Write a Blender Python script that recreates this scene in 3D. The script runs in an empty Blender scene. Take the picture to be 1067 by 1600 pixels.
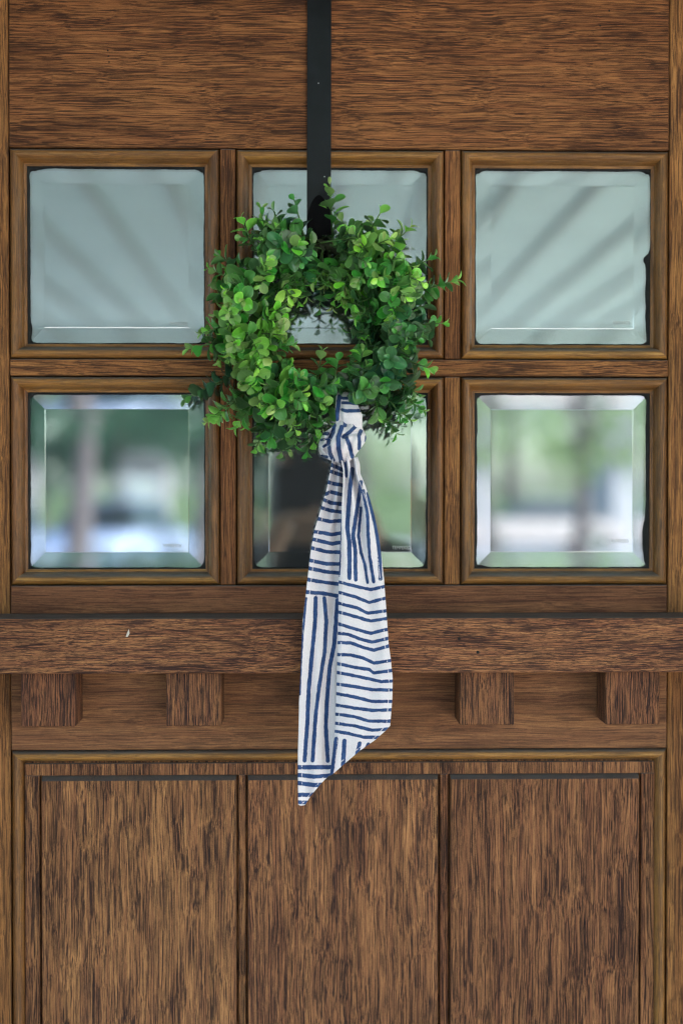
import bpy, bmesh, math, random
from mathutils import Vector, Matrix, Euler, noise
R = math.radians
sc = bpy.context.scene
C = sc.collection
random.seed(11)

# ------------------------------------------------------------------ camera, sky, sun, exposure
CAM = Vector((-0.0296, -1.3555, 1.553))
cam_d = bpy.data.cameras.new('camera'); cam = bpy.data.objects.new('camera', cam_d); C.objects.link(cam)
cam.location = CAM
cam.rotation_euler = Euler((R(90 - 0.95), R(0.0), R(-1.25)))
cam_d.sensor_width = 36; cam_d.lens = 50; cam_d.clip_start = 0.02; cam_d.clip_end = 2000
cam_d.dof.use_dof = True; cam_d.dof.focus_distance = 1.312; cam_d.dof.aperture_fstop = 2.2
sc.camera = cam
sc.cycles.filter_width = 1.2
SUN_EL, SUN_AZ = 42, 64          # elevation; azimuth measured from +Y (behind the house) towards +X
w = bpy.data.worlds.new('World'); sc.world = w; w.use_nodes = True
nt = w.node_tree; bg = nt.nodes['Background']
sky = nt.nodes.new('ShaderNodeTexSky'); sky.sky_type = 'NISHITA'; sky.sun_disc = False
sky.sun_elevation = R(SUN_EL); sky.sun_rotation = R(SUN_AZ); sky.dust_density = 2.0; sky.air_density = 1.0
nt.links.new(sky.outputs[0], bg.inputs[0]); bg.inputs[1].default_value = 0.15
sun_d = bpy.data.lights.new('sun', 'SUN'); sun = bpy.data.objects.new('sun', sun_d); C.objects.link(sun)
sun_d.energy = 3.0; sun_d.angle = R(0.6); sun_d.color = (1, 0.95, 0.87)
sd = Vector((math.sin(R(SUN_AZ)) * math.cos(R(SUN_EL)), math.cos(R(SUN_AZ)) * math.cos(R(SUN_EL)), math.sin(R(SUN_EL))))
sun.rotation_euler = sd.to_track_quat('Z', 'Y').to_euler(); sun.location = sd * 60
vs = sc.view_settings
vs.view_transform = 'Standard'; vs.look = 'None'; vs.gamma = 1.0; vs.use_curve_mapping = False
vs.exposure = 2.78

# ------------------------------------------------------------------ measuring: photo pixel (1067x1600) -> point at a depth in front of the door
FPX = 50 / 36 * 1600
RM = cam.rotation_euler.to_matrix()
def P(px, py, d=0.0):
    v = RM @ Vector(((px - 533.5) / FPX, (800 - py) / FPX, -1.0))
    t = (-d - CAM.y) / v.y
    return CAM + v * t
def X(px, d=0.0, py=600): return P(px, py, d).x
def Z(py, d=0.0, px=533): return P(px, py, d).z

# ------------------------------------------------------------------ helpers
def link(name, me, mats=None, parent=None, kind=None):
    o = bpy.data.objects.new(name, me); C.objects.link(o)
    if mats is not None:
        for m in (mats if isinstance(mats, (list, tuple)) else [mats]): me.materials.append(m)
    if parent is not None: o.parent = parent
    if kind: o['kind'] = kind
    return o
def tag(o, label=None, cat=None, group=None, kind=None):
    if label: o['label'] = label
    if cat: o['category'] = cat
    if group: o['group'] = group
    if kind: o['kind'] = kind
    return o
def empty(name, loc=(0, 0, 0), parent=None):
    o = bpy.data.objects.new(name, None); C.objects.link(o); o.location = loc; o.empty_display_size = 0.05
    if parent is not None: o.parent = parent
    return o
def part(o, parent):
    o.parent = parent; o.matrix_parent_inverse = parent.matrix_basis.inverted(); return o
def mesh(name, vs_, fs, smooth=False):
    me = bpy.data.meshes.new(name); me.from_pydata([tuple(v) for v in vs_], [], fs); me.update()
    if smooth:
        for p in me.polygons: p.use_smooth = True
    return me
def box_me(x0, x1, y0, y1, z0, z1, bev=0.0, seg=1):
    bm = bmesh.new()
    vv = [bm.verts.new((x, y, z)) for x in (x0, x1) for y in (y0, y1) for z in (z0, z1)]
    for f in ((0, 1, 3, 2), (4, 6, 7, 5), (0, 4, 5, 1), (2, 3, 7, 6), (0, 2, 6, 4), (1, 5, 7, 3)): bm.faces.new([vv[i] for i in f])
    bmesh.ops.recalc_face_normals(bm, faces=bm.faces)
    if bev: bmesh.ops.bevel(bm, geom=list(bm.edges), offset=bev, segments=seg, profile=0.5, affect='EDGES')
    me = bpy.data.meshes.new('box'); bm.to_mesh(me); bm.free(); return me
def box(name, x0, x1, y0, y1, z0, z1, m, parent=None, bev=0.0, seg=1, kind=None):
    o = link(name, box_me(x0, x1, y0, y1, z0, z1, bev, seg), m, None, kind)
    if parent is not None: part(o, parent)
    return o
def tube_data(pts, rad, n=6):
    vs_, fs = [], []
    k = len(pts)
    for i, p in enumerate(pts):
        p = Vector(p)
        d = (Vector(pts[min(i + 1, k - 1)]) - Vector(pts[max(i - 1, 0)])).normalized()
        u = d.orthogonal().normalized(); v = d.cross(u)
        r = rad[i] if isinstance(rad, (list, tuple)) else rad
        for j in range(n):
            a = 2 * math.pi * j / n; vs_.append(p + (u * math.cos(a) + v * math.sin(a)) * r)
    for i in range(k - 1):
        for j in range(n): fs.append((i * n + j, i * n + (j + 1) % n, (i + 1) * n + (j + 1) % n, (i + 1) * n + j))
    fs.append(tuple(range(n))); fs.append(tuple(range((k - 1) * n, k * n)))
    return vs_, fs
def tube(name, pts, rad, m, parent=None, n=6):
    o = link(name, mesh(name, *tube_data(pts, rad, n), smooth=True), m)
    if parent is not None: part(o, parent)
    return o
def lerp_tab(tab, y):
    if y <= tab[0][0]: return tab[0][1]
    for (a, b), (c, d) in zip(tab, tab[1:]):
        if y <= c:
            t = (y - a) / (c - a); return b + (d - b) * t
    return tab[-1][1]

# ------------------------------------------------------------------ materials
class NT:
    def __init__(s, name):
        s.m = bpy.data.materials.new(name); s.m.use_nodes = True; s.t = s.m.node_tree; s.t.nodes.clear()
        s.out = s.n('ShaderNodeOutputMaterial')
    def n(s, typ, **kw):
        nd = s.t.nodes.new(typ)
        for k, v in kw.items(): setattr(nd, k, v)
        return nd
    def l(s, a, b): s.t.links.new(a, b)
    def val(s, sock, v):
        if hasattr(v, 'is_linked') or hasattr(v, 'links'): s.l(v, sock)
        else: sock.default_value = v
    def math(s, op, a, b=0.0, c=None, clamp=False):
        nd = s.n('ShaderNodeMath', operation=op, use_clamp=clamp); s.val(nd.inputs[0], a); s.val(nd.inputs[1], b)
        if c is not None: s.val(nd.inputs[2], c)
        return nd.outputs[0]
    def noise(s, vec, scale=1.0, detail=2.0, rough=0.5, dist=0.0):
        nd = s.n('ShaderNodeTexNoise'); nd.inputs['Scale'].default_value = scale; nd.inputs['Detail'].default_value = detail
        nd.inputs['Roughness'].default_value = rough; nd.inputs['Distortion'].default_value = dist
        if vec is not None: s.l(vec, nd.inputs['Vector'])
        return nd.outputs[0]
    def mapscale(s, vec, sx, sy, sz):
        nd = s.n('ShaderNodeVectorMath', operation='MULTIPLY'); s.l(vec, nd.inputs[0]); nd.inputs[1].default_value = (sx, sy, sz); return nd.outputs[0]
    def ramp(s, f, a, b):
        nd = s.n('ShaderNodeMapRange', interpolation_type='SMOOTHSTEP'); s.val(nd.inputs[0], f)
        nd.inputs[1].default_value = a; nd.inputs[2].default_value = b; return nd.outputs[0]
    def mix(s, f, a, b, mode='MIX'):
        nd = s.n('ShaderNodeMix', data_type='RGBA', blend_type=mode); s.val(nd.inputs[0], f)
        for sock, v in ((nd.inputs[6], a), (nd.inputs[7], b)):
            if hasattr(v, 'links'): s.l(v, sock)
            else: sock.default_value = (*v, 1)
        return nd.outputs[2]
    def bsdf(s, col, rough=0.6, spec=0.5, normal=None, **kw):
        b = s.n('ShaderNodeBsdfPrincipled')
        if hasattr(col, 'links'): s.l(col, b.inputs['Base Color'])
        else: b.inputs['Base Color'].default_value = (*col, 1)
        s.val(b.inputs['Roughness'], rough); b.inputs['Specular IOR Level'].default_value = spec
        if normal is not None: s.l(normal, b.inputs['Normal'])
        for k, v in kw.items(): s.val(b.inputs[k], v)
        return b
    def bump(s, h, strength, dist):
        nd = s.n('ShaderNodeBump'); nd.inputs['Strength'].default_value = strength; nd.inputs['Distance'].default_value = dist
        s.l(h, nd.inputs['Height']); return nd.outputs[0]
    def done(s, sh): s.l(sh, s.out.inputs[0]); return s.m

def wood(name, axis, light, mid, dark, pore=0.8, across=1450., along=20., rough=0.5, dust=True, fleck=0.0, blot=0.42, spec=0.09):
    q = NT(name)
    tc = q.n('ShaderNodeTexCoord').outputs['Object']
    rnd = q.n('ShaderNodeObjectInfo').outputs['Random']
    cmb = q.n('ShaderNodeCombineXYZ')
    for i, f in enumerate((7.3, 3.1, 5.7)): q.l(q.math('MULTIPLY', rnd, f), cmb.inputs[i])
    ad = q.n('ShaderNodeVectorMath', operation='ADD'); q.l(tc, ad.inputs[0]); q.l(cmb.outputs[0], ad.inputs[1]); co = ad.outputs[0]
    # slow wander of the grain
    def S(v, ac, al): return q.mapscale(v, al, ac, ac) if axis == 'X' else q.mapscale(v, ac, ac, al)
    wv = q.n('ShaderNodeTexNoise'); wv.inputs['Scale'].default_value = 1; wv.inputs['Detail'].default_value = 3
    q.l(S(co, 16, 7), wv.inputs['Vector'])
    sb = q.n('ShaderNodeVectorMath', operation='SUBTRACT'); q.l(wv.outputs[1], sb.inputs[0]); sb.inputs[1].default_value = (.5, .5, .5)
    sl = q.n('ShaderNodeVectorMath', operation='SCALE'); q.l(sb.outputs[0], sl.inputs[0]); sl.inputs['Scale'].default_value = 0.010
    a2 = q.n('ShaderNodeVectorMath', operation='ADD'); q.l(co, a2.inputs[0]); q.l(sl.outputs[0], a2.inputs[1]); cw = a2.outputs[0]
    fine = q.noise(S(cw, across * 1.6, along * 1.3), 1, 3, .6)
    pores = q.noise(S(cw, across, along), 1, 4, .62)
    band = q.noise(S(cw, across * .22, along * .32), 1, 5, .65)
    grit = q.noise(co, 1100, 2, .6)
    line = q.noise(S(cw, across * .55, along * .22), 1, 3, .6)
    blotch = q.noise(S(cw, 60, 13), 1, 5, .62)
    big = q.noise(co, 5, 2)
    thr = q.math('MULTIPLY_ADD', blotch, -0.26, 0.66)
    pm = q.math('MULTIPLY', q.math('SUBTRACT', pores, q.math('SUBTRACT', thr, 0.055)), 13.0, clamp=True)
    if fleck:
        fl = q.noise(S(cw, across * .75, along * 4.2), 1, 3, .65, .6)
        pm = q.math('MAXIMUM', pm, q.math('MULTIPLY', q.ramp(fl, .50, .60), fleck))
    col = q.mix(q.ramp(band, .32, .68), mid, light)
    dk = tuple(c * .55 for c in mid)
    col = q.mix(q.math('MULTIPLY', q.ramp(blotch, .42, .75), blot), col, dk)
    col = q.mix(q.math('MULTIPLY', pm, pore), col, dark)
    col = q.mix(q.math('MULTIPLY', q.ramp(fine, .47, .62), .66 * min(1, pore + .1)), col, dark)
    col = q.mix(q.math('MULTIPLY', q.ramp(line, .60, .68), .75 * pore), col, dark)
    hs = q.n('ShaderNodeHueSaturation'); q.l(col, hs.inputs['Color'])
    ribbon = q.noise(S(cw, 48, 2.2), 1, 3, .6)
    big = q.math('ADD', big, q.math('MULTIPLY_ADD', ribbon, 1.1, -.55))
    big = q.math('ADD', big, q.math('MULTIPLY_ADD', grit, 1.5, -.75))
    q.l(q.math('MULTIPLY_ADD', q.math('ADD', big, q.math('MULTIPLY', rnd, .55)), .50, .60), hs.inputs['Value'])
    hs.inputs['Saturation'].default_value = 1.03
    q.l(q.math('MULTIPLY_ADD', rnd, .012, .494), hs.inputs['Hue'])
    col = hs.outputs[0]
    if dust:
        nz = q.n('ShaderNodeSeparateXYZ'); q.l(q.n('ShaderNodeNewGeometry').outputs['Normal'], nz.inputs[0])
        df = q.math('MULTIPLY', q.ramp(nz.outputs[2], .35, .85), q.math('MULTIPLY_ADD', q.noise(co, 60, 3), .5, .55), clamp=True)
        col = q.mix(df, col, (.098, .100, .104))
    h = q.math('ADD', q.math('MULTIPLY', pm, -1.0), q.math('MULTIPLY', fine, .5))
    return q.done(q.bsdf(col, q.math('MULTIPLY_ADD', pm, .15, rough), spec, q.bump(h, .35, .0006)).outputs[0])

WL, WM, WD = (.410, .192, .078), (.262, .110, .048), (.018, .012, .013)
wood_h = wood('mahogany_rail', 'X', WL, WM, WD, .80)
wood_hs = wood('mahogany_quiet_rail', 'X', (.330, .160, .082), (.225, .100, .055), (.020, .014, .017), .50, along=14, blot=.6)
wood_v = wood('mahogany_stile', 'Z', WL, WM, WD, .72, along=12)
wood_panel = wood('mahogany_panel', 'Z', (.425, .204, .096), (.248, .106, .057), (.012, .010, .013), .88, across=1400, along=15, fleck=.15)
wood_shelf = wood('mahogany_shelf', 'X', (.430, .206, .098), (.268, .114, .061), (.015, .011, .015), .85, along=34, fleck=.75)
wood_block = wood('mahogany_block', 'Z', (.350, .160, .076), (.212, .090, .050), (.013, .011, .014), .90, fleck=.5)
wood_mh = wood('amber_moulding_horizontal', 'X', (.400, .205, .062), (.265, .115, .030), (.045, .022, .010), .50, along=28, rough=.30, blot=.35, spec=.42)
wood_mv = wood('amber_moulding_vertical', 'Z', (.330, .155, .050), (.210, .085, .026), (.038, .019, .010), .62, along=20, rough=.32, blot=.5, spec=.38)

def plain(name, col, rough=.6, var=.12, scale=8, spec=.4, metal=0.0, bump=0.0, bscale=80):
    q = NT(name); co = q.n('ShaderNodeTexCoord').outputs['Object']
    f = q.noise(co, scale, 5, .6)
    c = q.mix(q.ramp(f, .3, .7), tuple(x * (1 - var) for x in col), tuple(min(1, x * (1 + var)) for x in col))
    nm = q.bump(q.noise(co, bscale, 4), bump, .002) if bump else None
    return q.done(q.bsdf(c, rough, spec, nm, Metallic=metal).outputs[0])

seal_m = plain('black_sealant', (.006, .007, .008), .5, .4, 90, .22, bump=.6, bscale=160)
hook_metal = plain('black_hook_steel', (.003, .003, .004), .5, .2, 30, .04)
strap_metal = plain('black_strap_steel', (.009, .012, .015), .28, .25, 30, .20, bump=.05, bscale=900)
black_metal = plain('black_powder_coated_steel', (.007, .008, .010), .45, .25, 30, .25, bump=.05, bscale=900)
white_paint = plain('white_paint', (.74, .75, .74), .5, .06, 3)
house_paint = plain('off_white_siding', (.46, .43, .46), .6, .06, 3)
haint = plain('pale_blue_ceiling_paint', (.50, .655, .675), .55, .05, 2)
rafter_m = plain('grey_batten_paint', (.41, .45, .46), .6, .1, 4)
stucco = plain('warm_stucco', (.55, .50, .43), .9, .1, 6, .2, bump=.5, bscale=70)
concrete = plain('porch_concrete', (.53, .468, .425), .85, .12, 3, .3, bump=.2, bscale=60)
asphalt = plain('pale_street_concrete', (.30, .30, .34), .9, .2, 3, .3, bump=.4, bscale=40)
grass_m = plain('lawn_grass', (.085, .115, .045), .9, .35, 1.2, .2, bump=.8, bscale=30)
room_m = plain('dim_room_paint', (.16, .14, .14), .8, .1, 2)
bark_m = plain('grey_bark', (.11, .09, .10), .9, .3, 6, .2, bump=.8, bscale=18)
roof_m = plain('grey_roof_shingle', (.16, .16, .17), .9, .25, 4)
tyre_m = plain('tyre_rubber', (.02, .02, .02), .8)
chrome_m = plain('rim_metal', (.5, .5, .52), .3, .05, 5, .5, 1.0)
carglass_m = plain('car_glass', (.03, .04, .05), .08, .05, 2, .6)
skin_m = plain('skin', (.50, .31, .23), .55, .06, 20)
cloth_dark = plain('charcoal_jacket', (.045, .042, .050), .9, .2, 30, .1)
denim = plain('dark_denim', (.03, .04, .07), .9, .2, 60, .1)
hair_m = plain('dark_brown_hair', (.06, .045, .04), .5, .3, 80)

def glass_mat():
    q = NT('coated_bevelled_glass')
    co = q.n('ShaderNodeTexCoord').outputs['Object']
    spk = q.ramp(q.noise(co, 420, 2), .77, .80)
    smear = q.noise(co, 14, 3)
    g = q.n("ShaderNodeBsdfGlossy"); g.inputs['Color'].default_value = (.85, .968, .985, 1); g.inputs['Roughness'].default_value = .012
    t = q.n('ShaderNodeBsdfTransparent'); t.inputs['Color'].default_value = (.80, .88, .87, 1)
    d = q.n('ShaderNodeBsdfDiffuse'); d.inputs['Color'].default_value = (.50, .50, .56, 1)
    lw = q.n('ShaderNodeFresnel'); lw.inputs['IOR'].default_value = 1.5
    mx = q.n('ShaderNodeMixShader'); q.l(q.math('MULTIPLY_ADD', lw.outputs[0], .62, GLASS_K, clamp=True), mx.inputs[0]); q.l(t.outputs[0], mx.inputs[1]); q.l(g.outputs[0], mx.inputs[2])
    m2 = q.n('ShaderNodeMixShader'); q.l(q.math('ADD', q.math('MULTIPLY', spk, .10), q.math('MULTIPLY_ADD', q.ramp(smear, .35, .8), .02, .042)), m2.inputs[0]); q.l(mx.outputs[0], m2.inputs[1]); q.l(d.outputs[0], m2.inputs[2])  # even diffuse haze added to lift the dark reflection, plus smears and specks
    return q.done(m2.outputs[0])
GLASS_K = 0.27
glass_m = glass_mat()
etch_m = plain('etched_mark', (.42, .46, .46), .7)

# ------------------------------------------------------------------ the setting behind the lens: porch, yard (seen mirrored in the panes)
PX0, PX1, PY = -4.6, 3.7, -8.6
CZ = 2.65
porch_floor = box('porch_floor', PX0, PX1, PY - .2, 0.25, -.15, 0, concrete, bev=.01, kind='structure')
ceil = empty('porch_ceiling', (0, -3.5, CZ)); ceil['kind'] = 'structure'
box('ceiling_board', PX0, PX1, PY, 0.10, CZ, CZ + .03, haint, ceil)
bme = box_me(-.013, .013, PY + .02, -.02, CZ - .030, CZ - .002, .003)
bme.materials.append(rafter_m)
k = 0
for i in range(-13, 13):
    o = bpy.data.objects.new('ceiling_batten', bme); C.objects.link(o); part(o, ceil); o.location.x = -.525 + .305 * i
    o.matrix_parent_inverse = ceil.matrix_basis.inverted()
box('roof_deck', PX0 - .3, PX1 + .3, PY - .35, 3.0, CZ + .16, CZ + .30, roof_m, ceil)
hb = box('porch_header_beam', PX0, PX1, PY - .18, PY, CZ - .12, CZ + .155, white_paint, bev=.006); tag(hb, 'long white header beam along the open front of the porch', 'beam')
for i, (x, lab) in enumerate(((PX0 + .15, 'white square porch post at the left end of the header beam'), (PX1 - .15, 'white square porch post at the right end of the header beam'))):
    e = empty('porch_post', (x, PY - .09, 0)); tag(e, lab, 'post', 'porch posts')
    box('shaft', x - .08, x + .08, PY - .17, PY - .01, .18, CZ - .20, white_paint, e, .006)
    box('base', x - .11, x + .11, PY - .20, PY + .02, .001, .18, white_paint, e, .008)
    box('capital', x - .11, x + .11, PY - .20, PY + .02, CZ - .20, CZ - .122, white_paint, e, .008)
# house wall with its door opening
DW0, DW1, DT = -.4585, .4585, 2.036
hw = empty('house_wall', (0, .05, 0)); hw['kind'] = 'structure'
FX0, FX1, FZ = DW0 - .12, DW1 + .12, DT + .12
box('wall_panel', PX0, FX0, 0.02, .20, .001, CZ - .003, stucco, hw)
box('wall_panel', FX1, PX1, 0.02, .20, .001, CZ - .003, stucco, hw)
box('wall_panel', FX0 + .001, FX1 - .001, 0.021, .20, FZ, CZ - .003, stucco, hw)
room = empty('room_behind_door', (0, 1.5, 0)); room['kind'] = 'structure'
box('room_wall', -2.2, 2.2, 3.0, 3.1, 0, 2.6, room_m, room); box('room_wall', -2.3, -2.2, .21, 3.1, 0, 2.6, room_m, room)
box('room_wall', 2.2, 2.3, .21, 3.1, 0, 2.6, room_m, room); box('room_ceiling', -2.3, 2.3, .21, 3.1, 2.6, 2.64, room_m, room)
box('room_floor', -2.3, 2.3, .26, 3.1, -.05, 0, room_m, room)
# door frame
fr = empty('door_frame', (0, 0, 0)); tag(fr, 'mahogany door frame with projecting head and side jambs around the door', 'door frame')
box('jamb', FX0, DW0 - .003, -.10, .16, .002, DT + .004, wood_v, fr, .003); box('jamb', DW1 + .003, FX1, -.10, .16, .002, DT + .004, wood_v, fr, .003)
box('head', FX0, FX1, -.13, .16, DT + .006, FZ, wood_h, fr, .003)
box('threshold', DW0 - .002, DW1 + .002, -.08, .16, .002, .02, black_metal, fr, .003)

lawn = link('lawn', mesh('lawn', [(-900, -900, -.17), (900, -900, -.17), (900, 900, -.17), (-900, 900, -.17)], [(0, 1, 2, 3)]), grass_m); lawn['kind'] = 'structure'
street = box('street', -120, 120, -44, -31, -.25, -.150, asphalt, kind='structure')
bounce_paving = box('driveway', -9.5, 7.5, -24, -8.9, -.25, -.145, concrete, kind='structure')  # paving made wide to bounce neutral sunlight onto the porch ceiling

def leaf_mat(name, a, b, trans=.3):
    q = NT(name); co = q.n('ShaderNodeTexCoord').outputs['Object']
    c = q.mix(q.ramp(q.noise(co, 1.3, 4), .35, .65), a, b)
    bs = q.bsdf(c, .6, .3); tr = q.n('ShaderNodeBsdfTranslucent'); q.l(c, tr.inputs[0])
    mx = q.n('ShaderNodeMixShader'); mx.inputs[0].default_value = trans; q.l(bs.outputs[0], mx.inputs[1]); q.l(tr.outputs[0], mx.inputs[2])
    return q.done(mx.outputs[0])
tree_dark = leaf_mat('deep_green_foliage', (.04, .12, .085), (.06, .15, .09))
tree_lite = leaf_mat('pale_green_foliage', (.25, .34, .16), (.36, .46, .24), .5)
def tree(px, T, base_r, height, crown_c, crown_r, mat, n, label, seed, trunk_lean=0.0):
    rr = random.Random(seed)
    x = CAM.x + (px - 485) / 2222 * T; y = -(T - 1.3555)
    e = empty('shade_tree', (x, y, -.17)); tag(e, label, 'tree', 'trees across the yard')
    vs_, fs = [], []
    def add(pts, rad):
        a, b = tube_data(pts, rad, 8); o = len(vs_); vs_.extend(a); fs.extend([tuple(i + o for i in f) for f in b])
    top = Vector((x + trunk_lean, y, crown_c + .2))
    pts = [Vector((x, y, -.2)).lerp(top, t) + Vector((rr.uniform(-.06, .06), 0, 0)) * (t > 0) for t in (0, .08, .3, .6, 1)]
    add(pts, [base_r * 1.5, base_r * 1.05, base_r * .9, base_r * .7, base_r * .35])
    cl = []
    for i in range(9):
        a = rr.uniform(0, 6.28); el = rr.uniform(-.1, 1.2)
        q_ = Vector((math.cos(a) * math.cos(el) * crown_r[0], math.sin(a) * math.cos(el) * crown_r[0], math.sin(el) * crown_r[1])) * rr.uniform(.55, .85)
        st = pts[3].lerp(pts[4], rr.uniform(0, .9)); en = Vector((x + trunk_lean, y, crown_c)) + q_
        add([st, st.lerp(en, .5) + Vector((0, 0, .15)), en], [base_r * .38, base_r * .25, base_r * .08]); cl.append(en)
    part(link('trunk', mesh('trunk', vs_, fs, True), bark_m), e)
    V, F = [], []
    cc = Vector((x + trunk_lean, y, crown_c))
    clumps = []
    for i in range(34):
        a = rr.uniform(0, 6.28); cz = rr.uniform(-1, 1); rad = rr.uniform(.35, 1) ** .5
        s = math.sqrt(1 - cz * cz)
        clumps.append((cc + Vector((math.cos(a) * s * crown_r[0] * rad, math.sin(a) * s * crown_r[0] * rad, cz * crown_r[1] * rad)), rr.uniform(.18, .38) * min(crown_r)))
    for i in range(n):
        c, r = clumps[rr.randrange(len(clumps))]
        p = c + Vector((rr.gauss(0, 1), rr.gauss(0, 1), rr.gauss(0, .8))) * r * .62
        u = Vector((rr.gauss(0, 1), rr.gauss(0, 1), rr.gauss(0, .6))).normalized(); v = u.orthogonal().normalized(); s = rr.uniform(.07, .15)
        o = len(V); V += [p - u * s, p + v * s * .55, p + u * s, p - v * s * .55]; F.append((o, o + 1, o + 2, o + 3))
    part(link('crown', mesh('crown', V, F), mat), e)
    return e
TREES = [
 (110, 23, .22, 6, 3.7, (2.3, 1.5), tree_dark, 5200, 'deep green tree with a leaning grey trunk beside the driveway', 1, .5),
 (330, 27, .20, 6, 3.6, (2.4, 1.7), tree_dark, 5200, 'deep green tree directly behind the photographer', 2, 0),
 (20, 46, .3, 9, 6.0, (4.5, 4.0), tree_dark, 5000, 'broad dark tree across the street at the far left', 3, 0),
 (250, 50, .3, 9, 6.5, (4.8, 4.6), tree_dark, 5000, 'tall dark tree across the street behind the parked car', 4, 0),
 (560, 48, .3, 9, 5.8, (4.6, 4.8), tree_lite, 5000, 'tall pale green tree across the street in the middle', 5, 0),
 (760, 30, .17, 6, 3.6, (1.9, 1.7), tree_lite, 1300, 'small pale green tree on the lawn', 6, 0),
 (905, 26, .16, 6, 3.4, (1.8, 1.6), tree_lite, 1000, 'pale green young tree nearest the white house', 7, .2),
 (800, 52, .3, 9, 5.6, (5.0, 4.2), tree_lite, 3200, 'wide pale green tree across the street to the right', 8, 0),
 (1060, 44, .3, 9, 5.5, (3.4, 4.0), tree_lite, 5000, 'pale green tree standing beyond the white house', 9, 0),
 (190, 35, .2, 6, 3.9, (3.2, 1.9), tree_dark, 6000, 'low spreading dark tree behind the white shed', 10, 0),
 (60, 37, .2, 6, 3.0, (2.4, 2.0), tree_dark, 5000, 'low dark tree on the far verge at the left', 12, 0),
]
for a in TREES: tree(*a)
def at_r(px, T): return CAM.x + (px - 485) / 2222 * T, -(T - 1.3555)
def car(px, T, col, label, rot, roughness=.25):
    x, y = at_r(px, T)
    m = plain('car_paint', col, roughness, .03, 2, .6)
    e = empty('parked_car', (x, y, -.145)); tag(e, label, 'car', 'parked cars')
    # side profile lofted across the width, tucked in at the cabin
    low = [(-2.15, .35), (-2.2, .62), (-2.05, .84), (-1.35, .93), (1.0, .93), (2.0, .80), (2.2, .58), (2.15, .32)]
    def loft(prof, ws, name, mt):
        V, F = [], []
        rows = len(ws)
        for (s, wdt) in ws:
            for (a, b) in prof: V.append((wdt, a, b if s == 0 else b - s * (b - .5)))
        n = len(prof)
        for r in range(rows - 1):
            for i in range(n): F.append((r * n + i, r * n + (i + 1) % n, (r + 1) * n + (i + 1) % n, (r + 1) * n + i))
        F.append(tuple(range(n))); F.append(tuple(range((rows - 1) * n, rows * n)))
        o = link(name, mesh(name, V, F), mt, e); return o
    b = loft(low, [(.12, -.90), (0, -.80), (0, .80), (.12, .90)], 'body', m)
    V = []; cab0 = [(-1.7, .90), (1.05, .90), (.35, 1.42), (-1.1, 1.44)]
    for sx in (-1, 1):
        for i, (a, bb) in enumerate(cab0): V.append((sx * (.78 if i < 2 else .60), a, bb))
    F = [(0, 1, 2, 3), (7, 6, 5, 4), (0, 4, 5, 1), (1, 5, 6, 2), (3, 2, 6, 7), (0, 3, 7, 4)]
    link('cabin_glass', mesh('cabin_glass', V, F), carglass_m, e)
    r_ = link('roof', box_me(-.60, .60, -1.12, .37, 1.42, 1.465, .02), m, e)
    for sx in (-1, 1):
        for yy in (-1.35, 1.35):
            V, F = tube_data([(sx * .72, yy, .33), (sx * .92, yy, .33)], .33, 18)
            wh = link('wheel', mesh('wheel', V, F), tyre_m, e)
            V, F = tube_data([(sx * .90, yy, .33), (sx * .93, yy, .33)], .20, 14); link('rim', mesh('rim', V, F), chrome_m, wh)
        link('headlight', box_me(sx * .62 - .17, sx * .62 + .17, 2.08, 2.19, .60, .74, .02), chrome_m, e)
    e.rotation_euler.z = R(rot)
    return e
car(175, 27, (.42, .48, .72), 'pale blue white car parked nose in on the driveway', 12)
car(835, 36, (.45, .38, .39), 'pinkish white car parked at the kerb beyond the small pale tree', 82)
sx_, sy_ = at_r(222, 30)
S_ = empty('garden_shed', (sx_, sy_, -.17)); tag(S_, 'small white garden shed with grey roof beneath the low spreading tree', 'shed')
box('wall', sx_ - .5, sx_ + .5, sy_ - 1.2, sy_, -.17, 2.05, house_paint, S_)
part(link('roof', mesh('roof', [(sx_ - .6, sy_ + .1, 2.05), (sx_ + .6, sy_ + .1, 2.05), (sx_ + .6, sy_ - 1.3, 2.05), (sx_ - .6, sy_ - 1.3, 2.05), (sx_, sy_ + .1, 2.45), (sx_, sy_ - 1.3, 2.45)], [(0, 1, 4), (1, 2, 5, 4), (2, 3, 5), (3, 0, 4, 5), (0, 3, 2, 1)]), roof_m), S_)
box('shed_door', sx_ - .33, sx_ + .33, sy_ + .001, sy_ + .03, -.1, 1.8, white_paint, S_)
# white house over the road on the right
hx, hy = at_r(1010, 40)
H = empty('white_house', (hx + 2.2, hy, -.17)); tag(H, 'white house with grey gable roof across the yard on the right', 'house')
bx0, bx1 = hx - .9, hx + 6
box('wall', bx0, bx1, hy - 5, hy, -.17, 2.7, house_paint, H)
rv = [(bx0 - .3, hy + .4, 2.7), (bx1 + .3, hy + .4, 2.7), (bx1 + .3, hy - 2.5, 4.3), (bx0 - .3, hy - 2.5, 4.3), (bx0 - .3, hy - 5.4, 2.7), (bx1 + .3, hy - 5.4, 2.7)]
part(link('roof', mesh('roof', rv, [(0, 1, 2, 3), (3, 2, 5, 4), (0, 3, 4), (1, 5, 2), (0, 4, 5, 1)]), roof_m), H)
for i in range(2):
    wx = bx0 + 1.9 + i * 2.6
    wnd = box('window', wx, wx + 1.0, hy, hy + .05, .9, 2.1, white_paint, H); part(box('pane', wx + .08, wx + .92, hy + .03, hy + .06, .98, 2.02, carglass_m), H)
dr = box('front_door', bx0 + 3.15, bx0 + 4.05, hy, hy + .05, -.1, 2.0, wood_v, H)

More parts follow.
